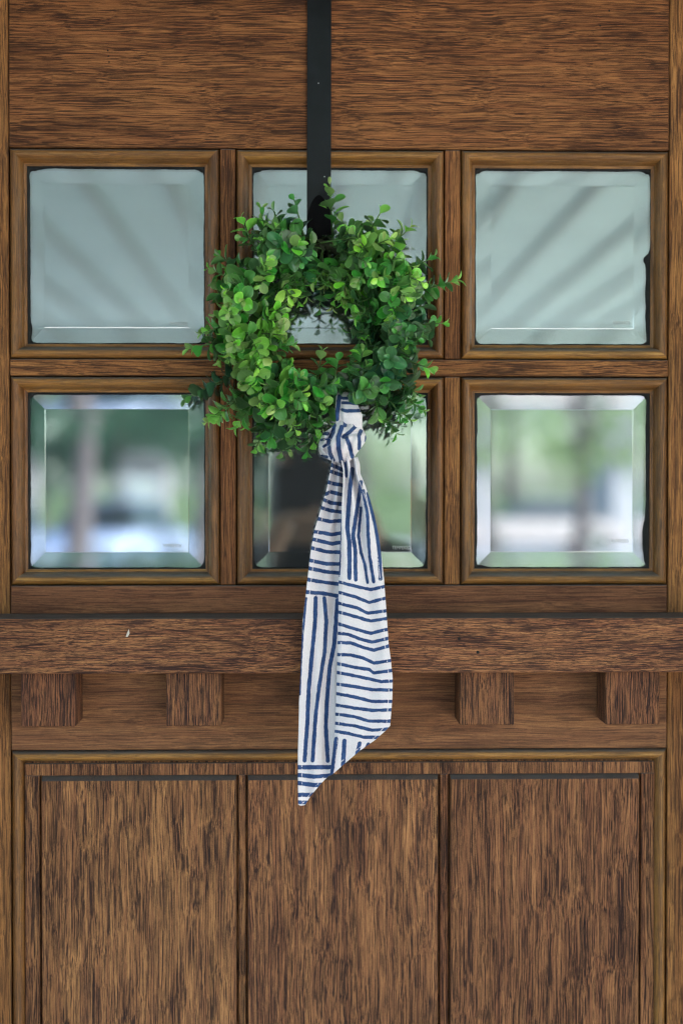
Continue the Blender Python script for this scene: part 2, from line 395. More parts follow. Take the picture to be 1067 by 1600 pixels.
# ------------------------------------------------------------------ the door
door = empty('front_door', (0, .02, .02)); tag(door, 'stained mahogany craftsman door with six bevelled glass lites and dentil shelf', 'door')
BK = .044
xl, xr = X(15.5), X(1043.5)
z_tr, z_m0, z_m1, z_b0, z_b1 = Z(233), Z(561), Z(588), Z(914), Z(959)
z_lr = Z(1171)
ZB = .26
G = .00035
def plank(name, x0, x1, z0, z1, m, par=door, y0=0.0, y1=BK, bev=.0009): return box(name, x0 + G, x1 - G, y0, y1, z0 + G, z1 - G, m, par, bev)
plank('stile', DW0, xl, .022, DT - .004, wood_v); plank('stile', xr, DW1, .022, DT - .004, wood_v)
plank('top_rail', xl, xr, z_tr, DT - .004, wood_h)
plank('muntin', xl, xr, z_m1, z_m0, wood_h)
plank('lite_rail', xl, xr, z_b1, z_b0, wood_hs)
plank('lock_rail', xl, xr, z_lr, z_b1, wood_hs)
plank('bottom_rail', xl, xr, .022, ZB, wood_h)
MX = [(X(344), X(369)), (X(694), X(719))]
for a, b in MX:
    plank('mullion', a, b, z_m0, z_tr, wood_v); plank('mullion', a, b, z_b0, z_m1, wood_v)
PROF = [(0, -.0045), (.0004, -.0012), (.0013, .0008), (.0028, .0020), (.0046, .0024), (.0064, .0018), (.0081, .0001), (.0095, -.0026), (.0105, -.0060), (.0110, -.0092), (.0112, -.0104), (.0116, -.0108), (.0138, -.0108), (.0142, -.0112), (.0142, -.0200)]
def frame_mould(x0, x1, z0, z1, sides='TBLR', prof=PROF):
    for s in sides:
        V = []
        for a, d in prof:
            y = -d
            if s == 'T': V += [(x0 + a, y, z1 - a), (x1 - a, y, z1 - a)]
            elif s == 'B': V += [(x0 + a, y, z0 + a), (x1 - a, y, z0 + a)]
            elif s == 'L': V += [(x0 + a, y, z0 + a), (x0 + a, y, z1 - a)]
            else: V += [(x1 - a, y, z0 + a), (x1 - a, y, z1 - a)]
        # closed back so that each stick is solid
        n = len(prof)
        for e_ in range(2):
            pass
        F = [(2 * i, 2 * i + 1, 2 * i + 3, 2 * i + 2) for i in range(n - 1)]
        me = mesh('moulding', V, F, True)
        bm = bmesh.new(); bm.from_mesh(me)
        bmesh.ops.recalc_face_normals(bm, faces=bm.faces)
        # normals must look out of the door (towards -Y) on the round
        if sum(f.normal.y * f.calc_area() for f in bm.faces) > 0: bmesh.ops.reverse_faces(bm, faces=bm.faces)
        sh = [e for e in bm.edges if len(e.link_faces) == 2 and e.calc_face_angle() > R(50)]
        if sh: bmesh.ops.split_edges(bm, edges=sh)
        bm.to_mesh(me); bm.free()
        o = link('moulding', me, wood_mh if s in 'TB' else wood_mv); part(o, door)
cols = [(xl, MX[0][0]), (MX[0][1], MX[1][0]), (MX[1][1], xr)]
rows = [(z_m0, z_tr), (z_b0, z_m1)]
GD = .0135           # glass lies this far behind the door face
def pane(ci, ri):
    (x0, x1), (z0, z1) = cols[ci], rows[ri]
    g = .0006
    frame_mould(x0 + g, x1 - g, z0 + g, z1 - g)
    ix0, ix1, iz0, iz1 = x0 + .0147, x1 - .0147, z0 + .0147, z1 - .0147
    e = .006; bw = .0165 + e; t = TILT[(ci, ri)]
    o = [(ix0 - e, iz0 - e), (ix1 + e, iz0 - e), (ix1 + e, iz1 + e), (ix0 - e, iz1 + e)]
    ii = [(ix0 + bw - e, iz0 + bw - e), (ix1 - bw + e, iz0 + bw - e), (ix1 - bw + e, iz1 - bw + e), (ix0 + bw - e, iz1 - bw + e)]
    # a fine ground arris between the flat and the bevel
    ar = .0006
    i2 = [(ii[0][0] - ar, ii[0][1] - ar), (ii[1][0] + ar, ii[1][1] - ar), (ii[2][0] + ar, ii[2][1] + ar), (ii[3][0] - ar, ii[3][1] + ar)]
    rise = bw * math.tan(R(t))
    V = [(x, GD, z) for x, z in ii] + [(x, GD + .00007, z) for x, z in i2] + [(x, GD + .00007 - rise, z) for x, z in o] + [(x, GD + .004, z) for x, z in o]
    F = [(0, 1, 2, 3)]
    for k_ in range(4):
        a, b = k_, (k_ + 1) % 4
        F += [(a + 4, b + 4, b, a), (a + 8, b + 8, b + 4, a + 4), (a + 12, b + 12, b + 8, a + 8)]
    F.append((15, 14, 13, 12))
    me = mesh('glass_pane', V, F); p = link('glass_pane', me, glass_m); part(p, door)
    # black sealant bead, uneven along its inner edge
    rr = random.Random(ci * 7 + ri * 3 + 5)
    V, F = [], []
    off = Vector((ci * 3.1, ri * 5.7, 0))
    per = []
    nn = 46
    cx, cz, hx_, hz_ = (ix0 + ix1) / 2, (iz0 + iz1) / 2, (ix1 - ix0) / 2, (iz1 - iz0) / 2
    for k_ in range(4 * nn):
        s, f = divmod(k_, nn); f /= nn
        a = (-1 + 2 * f)
        q_ = [(a, -1), (1, a), (-a, 1), (-1, -a)][s]
        per.append(q_)
    N = len(per)
    for (a, b) in per:
        ox, oz = cx + a * (hx_ + .0008), cz + b * (hz_ + .0008)
        nz = noise.noise(Vector((ox * 60, oz * 60, 1.3)) + off) * .0005 + noise.noise(Vector((ox * 260, oz * 260, 4.3)) + off) * .0003
        wdt = .0015 + max(-.0008, nz) + (.0010 if b > .98 else 0)
        wdt += BUMP(ci, ri, a, b)
        sx, sz = hx_ - wdt, hz_ - wdt
        # rounded inside corner
        rc = .0075 + .002 * noise.noise(off + Vector((round(a), round(b), 3)))
        ux, uz = a * sx, b * sz
        ex, ez = abs(ux) - (sx - rc), abs(uz) - (sz - rc)
        if ex > 0 and ez > 0:
            L = math.hypot(ex, ez)
            if L > rc: ex, ez = ex / L * rc, ez / L * rc
            ux = math.copysign(sx - rc + ex, ux); uz = math.copysign(sz - rc + ez, uz)
        mx_, mz_ = (ox * .45 + (cx + ux) * .55), (oz * .45 + (cz + uz) * .55)
        V += [(ox, GD - .0014, oz), (mx_, GD - .0018 + .0004 * noise.noise(Vector((ox * 300, oz * 300, 9))), mz_), (cx + ux, GD - .0004, cz + uz), (cx + ux, GD + .001, cz + uz)]
    for k_ in range(N):
        a, b = k_ * 4, ((k_ + 1) % N) * 4
        for j in range(3): F.append((a + j, b + j, b + j + 1, a + j + 1))
    me = mesh('sealant_bead', V, F, True); so = link('sealant_bead', me, seal_m); part(so, p)
    return p
# inward tilt of each bevel facet, degrees
TILT = {(0, 0): 2.3, (1, 0): 2.2, (2, 0): 2.3, (0, 1): 2.6, (1, 1): 2.4, (2, 1): 2.8}
def BUMP(ci, ri, a, b):
    o_ = min(abs(a), abs(b)); return BUMP0(ci, ri, a, b) * (1 - o_ ** 14)
def BUMP0(ci, ri, a, b):
    w_ = 0
    g = lambda u, c, s: math.exp(-((u - c) / s) ** 2)
    if (ci, ri) == (2, 0) and a > .99: w_ += .0040 * (1 / (1 + math.exp((b - .03) * 45))) + .0032 * g(b, -.02, .05) - .001
    if (ci, ri) == (2, 1) and a > .99: w_ += .0028 * (1 / (1 + math.exp((b + .5) * 30))) + .0026
    if (ci, ri) == (2, 1) and a < -.99: w_ += .0016
    if (ci, ri) == (2, 1) and b < -.99: w_ += .004 * g(a, -1, .09)
    if (ci, ri) == (0, 0) and a < -.99: w_ += .0014 + .0026 * g(b, -.9, .1)
    if (ci, ri) == (0, 0) and b > .99: w_ += .003 * g(a, -1, .12)
    if (ci, ri) == (0, 1) and a < -.99: w_ += .0012
    if (ci, ri) == (1, 0) and b > .99: w_ += .0026 * g(a, .96, .06) + .002 * g(a, -1, .08)
    return w_
panes = {}
for ri in range(2):
    for ci in range(3): panes[(ci, ri)] = pane(ci, ri)
def mark(ci, ri, px, py, wpx, txt='TEMPERED'):
    fc = bpy.data.curves.new('mark', 'FONT'); fc.body = txt; fc.size = 1; fc.align_x = 'CENTER'; fc.align_y = 'CENTER'
    to = bpy.data.objects.new('t', fc); C.objects.link(to)
    bpy.context.view_layer.update()
    me = bpy.data.meshes.new_from_object(to.evaluated_get(bpy.context.evaluated_depsgraph_get()))
    wd = to.dimensions.x; bpy.data.objects.remove(to)
    p = P(px, py, -GD); s = wpx * .00061 / wd
    me.transform(Matrix.Translation((p.x, GD - .00012, p.z)) @ Matrix.Rotation(math.pi / 2, 4, 'X') @ Matrix.Scale(s, 4) @ Matrix.Scale(1.25, 4, (0, 1, 0)))
    o = link('tempered_mark', me, etch_m); part(o, panes[(ci, ri)])
for a in ((0, 0, 279, 506, 28), (0, 1, 269, 853, 30), (1, 1, 627, 856, 29), (2, 0, 970, 505, 27), (2, 1, 967, 846, 30)): mark(*a)

# dentil shelf and its blocks
SD, DD = .057, .042
sh = link('dentil_shelf', box_me(DW0 + .01, DW1 - .01, -SD, -.0006, Z(1052, SD), Z(966, SD), .0013, 2), wood_shelf); part(sh, door)
for (a, b) in ((33, 118.5), (260, 346), (489, 574), (717.5, 803), (945.5, 1030)):
    o = link('dentil_block', box_me(X(a, DD, 1090), X(b, DD, 1090), -DD, -.0006, Z(1134, DD), Z(1052, SD) - .0004, .0009), wood_block); part(o, sh)
chip_m = plain('bare_white_chip', (.52, .49, .45), .7)
hole_m = plain('nail_hole', (.012, .010, .009), .9)
def chip(name, pts, d, m, par, th=.0004):
    V = [P(x, y, d) for x, y in pts]; n = len(V); V2 = [v + Vector((0, -th, 0)) for v in V]
    o = link(name, mesh(name, V + V2, [tuple(range(n, 2 * n))] + [(i, (i + 1) % n, n + (i + 1) % n, n + i) for i in range(n)]), m); part(o, par)
chip('paint_chip', [(197, 995), (199, 989), (202, 983), (203, 990), (200, 995)], SD - .0001, chip_m, sh)
def disc(cx, cy, r): return [(cx + r * math.cos(i * .785), cy + r * math.sin(i * .785)) for i in range(8)]
chip('nail_hole', disc(717, 998, 2.4), SD - .0003, hole_m, sh); chip('nail_hole', disc(746, 1019, 2.6), SD - .0003, hole_m, sh)
for c in ((169, 79, 1.3), (170, 88, 1.3), (171, 97, 1.4), (951, 17, 1.5), (937, 40, 1.5)): chip('nail_hole', disc(*c), -.0002, hole_m, door)

# lower panel: moulding, sunk sheet, three raised fields
frame_mould(xl + .0006, xr - .0006, ZB, z_lr - .0006)
PD = -.0092
box('panel_sheet', xl + .012, xr - .012, .0092, .030, ZB + .012, z_lr - .012, wood_panel, door)
FE = [(67, 371), (387, 684), (701, 996)]
rz1 = z_lr - .0155
for (a, b) in ((41, 64.5), (373.5, 384.5), (686.5, 698.5), (998.5, 1020)):
    box('panel_rib', X(a, PD, 1400), X(b, PD, 1400), .0046, .0120, ZB + .014, Z(1209.5, PD) + .0006, wood_panel, door, .0005)
box('panel_rib', X(41, PD, 1400), X(1020, PD, 1400), .0047, .0121, Z(1208.5, PD), z_lr - .0135, wood_panel, door, .0004)
for (a, b) in FE:
    x0, x1, z0, z1 = X(a, PD, 1400), X(b, PD, 1400), ZB + .034, Z(1209.5, PD)
    c = .0040; t = .0080
    V = [(x0, .0094, z0), (x1, .0094, z0), (x1, .0094, z1), (x0, .0094, z1)]
    V += [(x0 + .0002, .0083, z0), (x1 - .0002, .0083, z0), (x1 - .0002, .0083, z1 - .0002), (x0 + .0002, .0083, z1 - .0002)]
    V += [(x0 + c * .30, .0094 - t, z0 + c), (x1 - c * .30, .0094 - t, z0 + c), (x1 - c * .30, .0094 - t, z1 - c), (x0 + c * .30, .0094 - t, z1 - c)]
    F = [(8, 9, 10, 11)]
    for k_ in range(4):
        q_ = (k_ + 1) % 4; F += [(k_, q_, q_ + 4, k_ + 4), (k_ + 4, q_ + 4, q_ + 8, k_ + 8)]
    part(link('raised_field', mesh('raised_field', V, F), wood_panel), door)

# ------------------------------------------------------------------ over-the-door hanger
hang = empty('wreath_hanger', P(498, 0, .003)); tag(hang, 'black metal over the door wreath hanger strap with upturned hook', 'hanger')
def strip(name, path, halfw, th, m, par, xs=None):
    # path: list of (y, z), a flat bar of given half widths following it
    V, F = [], []
    n = len(path)
    for i, (y, z) in enumerate(path):
        a = Vector(path[max(i - 1, 0)]); b = Vector(path[min(i + 1, n - 1)]); d = (b - a).normalized(); nr = Vector((-d.y, d.x)) * th / 2
        hwd = halfw[i] if isinstance(halfw, list) else halfw; xc = xs[i] if xs else 0
        for sx, sn in ((-1, -1), (1, -1), (1, 1), (-1, 1)): V.append((xc + sx * hwd, y + nr.x * sn, z + nr.y * sn))
    for i in range(n - 1):
        for j in range(4): F.append((i * 4 + j, i * 4 + (j + 1) % 4, i * 4 + 4 + (j + 1) % 4, i * 4 + 4 + j))
    F += [(0, 1, 2, 3), (n * 4 - 4, n * 4 - 3, n * 4 - 2, n * 4 - 1)]
    bm = bmesh.new(); me = mesh(name, V, F); bm.from_mesh(me); bmesh.ops.recalc_face_normals(bm, faces=bm.faces); bm.to_mesh(me); bm.free()
    o = link(name, me, m); bv = o.modifiers.new('b', 'BEVEL'); bv.width = .0004; bv.segments = 2; bv.limit_method = 'ANGLE'; bv.angle_limit = R(40)
    part(o, par); return o
HD, HF = .0030, .0300
xt, xb = X(499, HD, 20), X(498, HD, 350)
zb_ = Z(404, .018)
hwid = .0114
strip('strap', [(-HD, DT - .001), (-HD, Z(200)), (-HD, zb_ + .012)], hwid, .0017, strap_metal, hang, [xt, (xt + xb) / 2, xb])
strip('top_bend', [(BK + .004, DT - .03), (BK + .004, DT + .0012), (.02, DT + .0012), (-HD + .001, DT + .0012), (-HD, DT - .0015)], hwid, .0015, black_metal, hang, [xt] * 5)
arc = [(-HD, zb_ + .0115)] + [(-(HD + HF) / 2 - math.cos(a) * (HD - HF) / 2 * -1 * -1, zb_ + .0115 - math.sin(a) * .0115) for a in [math.pi * i / 8 for i in range(1, 8)]] + [(-HF, zb_ + .0115)]
arc = [(-((HD + HF) / 2 - (HF - HD) / 2 * math.cos(a)), zb_ + .0115 - math.sin(a) * .0115) for a in [math.pi * i / 10 for i in range(11)]]
ztip = Z(305, HF)
up = [(-HF, zb_ + .0115 + (ztip - zb_ - .0115) * t) for t in (.05, .45, .62, .74, .84, .91, .96, .99, 1.0)]
upw = [hwid, hwid * .98, hwid * .9, hwid * .78, hwid * .62, hwid * .46, hwid * .30, hwid * .14, hwid * .03]
strip('hook', arc + up, [hwid] * 11 + upw, .0017, hook_metal, hang, [xb] * 20)
for (a, b) in ((497.5, 130), (507, 276)):
    v = P(a, b, HD + .00095); part(link('scuff', mesh('scuff', [v + Vector((dx * .0007, 0, dz * .0007)) for dx, dz in ((-1, 0), (0, -1), (1, 0), (0, 1))], [(0, 1, 2, 3)]), etch_m), hang)

# ------------------------------------------------------------------ boxwood wreath
def boxwood(name, base, rim, back):
    q = NT(name)
    rnd = q.n('ShaderNodeObjectInfo').outputs['Random']
    at = q.n('ShaderNodeAttribute', attribute_name='rnd').outputs['Fac']
    rv = q.math('FRACT', q.math('ADD', rnd, at))
    ed = q.n('ShaderNodeAttribute', attribute_name='edge').outputs['Fac']
    along = q.n('ShaderNodeAttribute', attribute_name='along').outputs['Fac']
    bf = q.n('ShaderNodeNewGeometry').outputs['Backfacing']
    co = q.n('ShaderNodeTexCoord').outputs['Object']
    c = q.mix(q.ramp(ed, .80, 1.0), base, rim)
    c = q.mix(q.math('MULTIPLY', q.math('SUBTRACT', 1, q.ramp(ed, .0, .10)), .35), c, rim)
    c = q.mix(q.math('MULTIPLY', bf, .55), c, back)
    hs = q.n('ShaderNodeHueSaturation'); q.l(c, hs.inputs['Color'])
    q.l(q.math('MULTIPLY_ADD', rv, .78, .72), hs.inputs['Value']); q.l(q.math('MULTIPLY_ADD', rv, .03, .487), hs.inputs['Hue'])
    q.l(q.math('MULTIPLY_ADD', rv, .25, .82), hs.inputs['Saturation'])
    b = q.bsdf(hs.outputs[0], .30, .55); tr = q.n('ShaderNodeBsdfTranslucent'); q.l(hs.outputs[0], tr.inputs[0])
    mx = q.n('ShaderNodeMixShader'); mx.inputs[0].default_value = .10; q.l(b.outputs[0], mx.inputs[1]); q.l(tr.outputs[0], mx.inputs[2])
    return q.done(mx.outputs[0])
LM = [boxwood('boxwood_deep', (.018, .080, .036), (.050, .150, .065), (.04, .10, .05)),
      boxwood('boxwood_dark', (.036, .138, .040), (.085, .240, .070), (.06, .15, .06)),
      boxwood('boxwood_mid', (.062, .240, .040), (.140, .380, .085), (.08, .22, .06)),
      boxwood('boxwood_bright', (.165, .420, .055), (.280, .560, .105), (.16, .36, .08)),
      boxwood('boxwood_tip', (.290, .560, .075), (.390, .650, .125), (.26, .46, .11))]
stem_m = plain('boxwood_stem', (.055, .13, .03), .5, .2, 200)
vine_m = plain('wreath_base_vine', (.035, .045, .022), .8, .3, 150)
def leaf_shape(wid, cup, curl):
    V, F, E, A = [], [], [], []
    TS = (0, .12, .24, .40, .56, .72, .85, .945, 1.0); NC = 5; NR = len(TS) - 1
    for t in TS:
        s_ = max(0, (t - .08) / .92)
        f = math.sin(math.pi / 2 * min(1, s_ / .6)) ** 1.15 if s_ < .6 else math.sqrt(max(0, 1 - ((s_ - .6) / .4) ** 2)) ** .92
        hw_ = wid * .5 * f + .026 * (1 - t) + .0
        for j in range(NC):
            u = -1 + 2 * j / (NC - 1)
            V.append((t - .03 * u * u * f, u * hw_, cup * (u * u) * hw_ + .10 * math.sin(t * 3.0) * curl - .28 * curl * t * t)); E.append(max(abs(u), (t - .86) / .14 if t > .86 else 0)); A.append(t)
    for i in range(NR):
        for j in range(NC - 1): F.append((i * NC + j, (i + 1) * NC + j, (i + 1) * NC + j + 1, i * NC + j + 1))
    return V, F, E, A
SHAPES = [leaf_shape(.74, .30, .5), leaf_shape(.60, .42, .9), leaf_shape(.84, .24, .25), leaf_shape(.44, .5, .6)]
def add_attr(me, name, vals):
    a = me.attributes.new(name, 'FLOAT', 'POINT'); a.data.foreach_set('value', vals)
LEAFME = {}
def leaf_me(s, c):
    if (s, c) not in LEAFME:
        V, F, E, A = SHAPES[s]; me = mesh('leaf', V, F, True); add_attr(me, 'edge', E); add_attr(me, 'along', A); add_attr(me, 'rnd', [0.0] * len(V)); me.materials.append(LM[c]); LEAFME[(s, c)] = me
    return LEAFME[(s, c)]
PXM = .00061
WC = P(500, 507, .034); RING = 119 * PXM
wr = empty('boxwood_wreath', (WC.x, -.034, WC.z - RING)); tag(wr, 'small round green boxwood wreath with glossy leaves hanging on the hook', 'wreath')
pts = [WC + Vector((math.cos(a) * RING, .004 * math.sin(5 * a), math.sin(a) * RING)) for a in [2 * math.pi * i / 48 for i in range(49)]]
tube('wreath_ring', pts, [.0065 + .0012 * math.sin(i * 2.7) for i in range(49)], vine_m, wr, 8)
for k_ in range(3):
    pts = []
    for i in range(121):
        a = 2 * math.pi * i / 120; b = a * 11 + k_ * 2.1
        rr_ = RING + .0085 * math.cos(b); pts.append(WC + Vector((math.cos(a) * rr_, .0085 * math.sin(b), math.sin(a) * rr_)))
    tube('binding_vine', pts, .0016, vine_m, wr, 5)
LEAVES = []   # (sprig index, Matrix, shape, colour)
SPRIGS = []
rw = random.Random(2024)
# outer / inner reach of the foliage by clock angle (degrees anticlockwise from +x), photo pixels
ROUT = [(-180, 178), (-165, 185), (-150, 195), (-140, 205), (-120, 212), (-105, 205), (-90, 178), (-75, 178), (-60, 178), (-45, 180), (-30, 180), (-15, 178), (0, 185), (15, 190), (30, 188), (45, 190), (60, 186), (75, 180), (90, 180), (105, 190), (120, 195), (135, 200), (150, 182), (165, 178), (180, 178)]
RIN = [(-180, 52), (-150, 54), (-120, 66), (-90, 84), (-60, 70), (-30, 54), (0, 46), (30, 44), (60, 40), (90, 50), (120, 50), (150, 48), (180, 52)]
# lightness of the sprigs round the wreath (0 dark .. 1 bright)
SPRIG_TONE = [(-180, .92), (-150, .90), (-120, .66), (-95, .50), (-75, .55), (-50, .34), (-20, .24), (5, .34), (25, .74), (45, .98), (65, 1.0), (80, .62), (100, .28), (120, .55), (150, .85), (180, .95)]
IR = RM.transposed()
def proj(p):
    v = IR @ (p - CAM); return (533.5 + v.x / -v.z * FPX, 800 - v.y / -v.z * FPX, -v.z)
TOPSPRAY = -1
def sprig(root, tip, bulge, tone, nmin=5, big=1.0, dens=1.0):
    for q_ in (tip, (root + tip) / 2 + bulge * .5):
        pq = proj(q_)
        if 476 < pq[0] < 522 and 300 < pq[1] < 385 and -q_.y > .03 and tip.z < Z(292): return
    for t_ in (.25, .5, .75, 1):
        q_ = root.lerp(tip, t_); pq = proj(q_)
        if 522 < pq[0] < 566 and 622 < pq[1] < 724 and -q_.y > .036: return
    d = tip - root; L = d.length
    mid = (root + tip) / 2 + bulge
    def B(t): return root * (1 - t) ** 2 + mid * 2 * t * (1 - t) + tip * t * t
    def dB(t): return ((mid - root) * (1 - t) + (tip - mid) * t).normalized()
    K = 6
    path = [B(i / K) for i in range(K + 1)]
    idx = len(SPRIGS)
    SPRIGS.append((path, [.0011 - .0006 * i / K for i in range(K + 1)]))
    n = max(nmin, int(L / .0066 * dens))
    roll = rw.uniform(0, 3.14)
    for i in range(n):
        t = .16 + .84 * (i / (n - 1)) ** .92
        S = dB(t); p = B(t)
        u = S.cross(Vector((.3, -.8, .5)) if abs(S.y) < .95 else Vector((1, 0, 0))).normalized(); v = S.cross(u)
        roll += math.pi / 2 + rw.uniform(-.25, .25)
        young = max(0, (t - .55) / .45)
        ln = (.0160 - .0072 * young ** 1.3) * rw.uniform(.82, 1.18) * big
        if t < .3: ln *= .88
        ang = R(66 - 30 * young + rw.uniform(-12, 12))
        c = tone * 2.6 + young * 1.5 + rw.uniform(-.55, .45)
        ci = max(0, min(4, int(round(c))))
        for s in (0, math.pi):
            if rw.random() < .06: continue
            a = roll + s + rw.uniform(-.2, .2)
            side = u * math.cos(a) + v * math.sin(a)
            xa = (S * math.cos(ang) + side * math.sin(ang)).normalized()
            nrm = (S * math.sin(ang) - side * math.cos(ang)).normalized()
            ya = nrm.cross(xa)
            tw = rw.uniform(-.45, .45); ya, nrm = ya * math.cos(tw) + nrm * math.sin(tw), nrm * math.cos(tw) - ya * math.sin(tw)
            l2 = ln * rw.uniform(.88, 1.12)
            M = Matrix(((xa.x, ya.x, nrm.x, p.x), (xa.y, ya.y, nrm.y, p.y), (xa.z, ya.z, nrm.z, p.z), (0, 0, 0, 1))) @ Matrix.Scale(l2, 4)
            pq = proj(p + xa * l2 * .5)
            if 474 < pq[0] < 523 and 298 < pq[1] < 408 and -p.y > .012 and idx != TOPSPRAY and not (pq[0] < 488 and pq[1] > 345): continue
            if 522 < pq[0] < 560 and 626 < pq[1] < 724: continue
            if 500 < pq[0] < 571 and 664 < pq[1] < 724 and -p.y > .04: continue
            sh_ = 3 if (young > .7 and rw.random() < .6) else rw.choice((0, 0, 1, 2, 2))
            LEAVES.append((idx, M, sh_, ci))
def polar(aDeg, rpx, d):
    a = R(aDeg); return Vector((WC.x + math.cos(a) * rpx * PXM, -d, WC.z + math.sin(a) * rpx * PXM))
def scarf_gap(a, rpx):   # keep the place clear where the scarf is tied on
    x = 500 + math.cos(R(a)) * rpx; y = 507 - math.sin(R(a)) * rpx
    return 528 < x < 552 and 628 < y < 725
N = 188
for i in range(N):
    a = -180 + 360 * (i + rw.uniform(-.4, .4)) / N
    kind = (0, 1, 2, 3, 1, 3)[i % 6]
    ro, ri_ = lerp_tab(ROUT, a), lerp_tab(RIN, a)
    tang = rw.uniform(4, 26) * (1 if rw.random() < .72 else -1)
    tone = lerp_tab(SPRIG_TONE, a) + rw.uniform(-.22, .22)
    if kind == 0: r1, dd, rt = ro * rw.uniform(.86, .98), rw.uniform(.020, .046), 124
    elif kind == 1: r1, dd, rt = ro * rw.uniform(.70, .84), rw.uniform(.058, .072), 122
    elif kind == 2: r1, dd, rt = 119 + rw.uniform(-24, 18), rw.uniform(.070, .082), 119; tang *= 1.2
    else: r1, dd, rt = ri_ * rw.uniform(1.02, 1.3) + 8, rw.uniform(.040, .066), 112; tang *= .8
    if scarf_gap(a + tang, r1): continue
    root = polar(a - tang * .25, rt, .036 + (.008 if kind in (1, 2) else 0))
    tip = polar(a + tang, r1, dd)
    sprig(root, tip, Vector((0, -rw.uniform(.004, .014), 0)), tone, 5, rw.uniform(.86, 1.04))
# the sprays that break the outline, read off the photograph: tip px, py, depth, tone
for (tx, ty, dd, tone, ra) in ((515, 289, .022, .85, 80), (460, 313, .040, .10, 100), (428, 330, .040, .15, 112), (377, 343, .055, .72, 135), (345, 400, .045, .25, 150), (330, 420, .045, .72, 155),
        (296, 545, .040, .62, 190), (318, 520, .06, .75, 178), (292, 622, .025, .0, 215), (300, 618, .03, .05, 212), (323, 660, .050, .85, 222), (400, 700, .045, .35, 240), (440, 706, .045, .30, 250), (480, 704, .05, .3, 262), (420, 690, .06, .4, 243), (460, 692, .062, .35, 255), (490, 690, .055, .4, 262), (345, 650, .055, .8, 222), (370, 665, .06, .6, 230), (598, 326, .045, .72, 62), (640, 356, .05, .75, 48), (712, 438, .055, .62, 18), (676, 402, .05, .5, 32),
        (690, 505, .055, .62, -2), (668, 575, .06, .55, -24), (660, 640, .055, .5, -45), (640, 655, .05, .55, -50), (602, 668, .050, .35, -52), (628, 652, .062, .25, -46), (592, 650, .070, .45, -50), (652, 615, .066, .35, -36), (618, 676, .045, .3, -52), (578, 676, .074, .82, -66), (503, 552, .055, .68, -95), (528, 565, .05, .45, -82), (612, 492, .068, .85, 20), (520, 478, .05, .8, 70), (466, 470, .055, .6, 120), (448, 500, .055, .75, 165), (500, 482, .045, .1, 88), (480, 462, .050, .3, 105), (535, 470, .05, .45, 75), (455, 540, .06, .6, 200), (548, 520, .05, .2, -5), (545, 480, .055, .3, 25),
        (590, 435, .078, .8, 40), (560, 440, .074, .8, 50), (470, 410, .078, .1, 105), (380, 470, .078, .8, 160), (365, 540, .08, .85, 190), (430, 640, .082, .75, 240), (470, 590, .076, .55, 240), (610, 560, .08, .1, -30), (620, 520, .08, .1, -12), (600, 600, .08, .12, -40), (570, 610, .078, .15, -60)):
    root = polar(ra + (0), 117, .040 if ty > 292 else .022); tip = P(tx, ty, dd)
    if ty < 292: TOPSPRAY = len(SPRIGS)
    sprig(root, tip, Vector((0, -.008, 0)), tone, 5, 1.0)
# which 300 leaves show largest: a coarse depth buffer from the camera
zb, cnt = {}, {}
for li, (si, M, s, c) in enumerate(LEAVES):
    V = SHAPES[s][0]
    for i in range(1, 7):
        for j in range(4):
            a, b = Vector(V[i * 5 + j]), Vector(V[i * 5 + j + 1])
            for f in (.25, .75):
                q_ = proj(M @ a.lerp(b, f)); kx = (int(q_[0] / 2), int(q_[1] / 2))
                if kx not in zb or q_[2] < zb[kx][0]: zb[kx] = (q_[2], li)
for (_, li) in zb.values(): cnt[li] = cnt.get(li, 0) + 1
best = set(sorted(cnt, key=lambda l: -cnt[l])[:300])
sprig_obs = []
for path, rad in SPRIGS: sprig_obs.append(tube('sprig', path, rad, stem_m, wr, 5))
wi = wr.matrix_basis.inverted()
V_, F_, MI, E_, A_, RN = [], [], [], [], [], []
for li, (si, M, s, c) in enumerate(LEAVES):
    if li in best:
        o = bpy.data.objects.new('leaf', leaf_me(s, c)); C.objects.link(o); o.parent = sprig_obs[si]; o.matrix_basis = M
    else:
        V, F, E, A = SHAPES[s]; o_ = len(V_); r_ = rw.random()
        V_ += [M @ Vector(v) for v in V]; F_ += [tuple(i + o_ for i in f) for f in F]; MI += [c] * len(F); E_ += E; A_ += A; RN += [r_] * len(V)
me = mesh('foliage', V_, F_, True); add_attr(me, 'edge', E_); add_attr(me, 'along', A_); add_attr(me, 'rnd', RN)
fo = link('foliage', me, LM); me.polygons.foreach_set('material_index', MI); part(fo, wr); fo['kind'] = 'stuff'

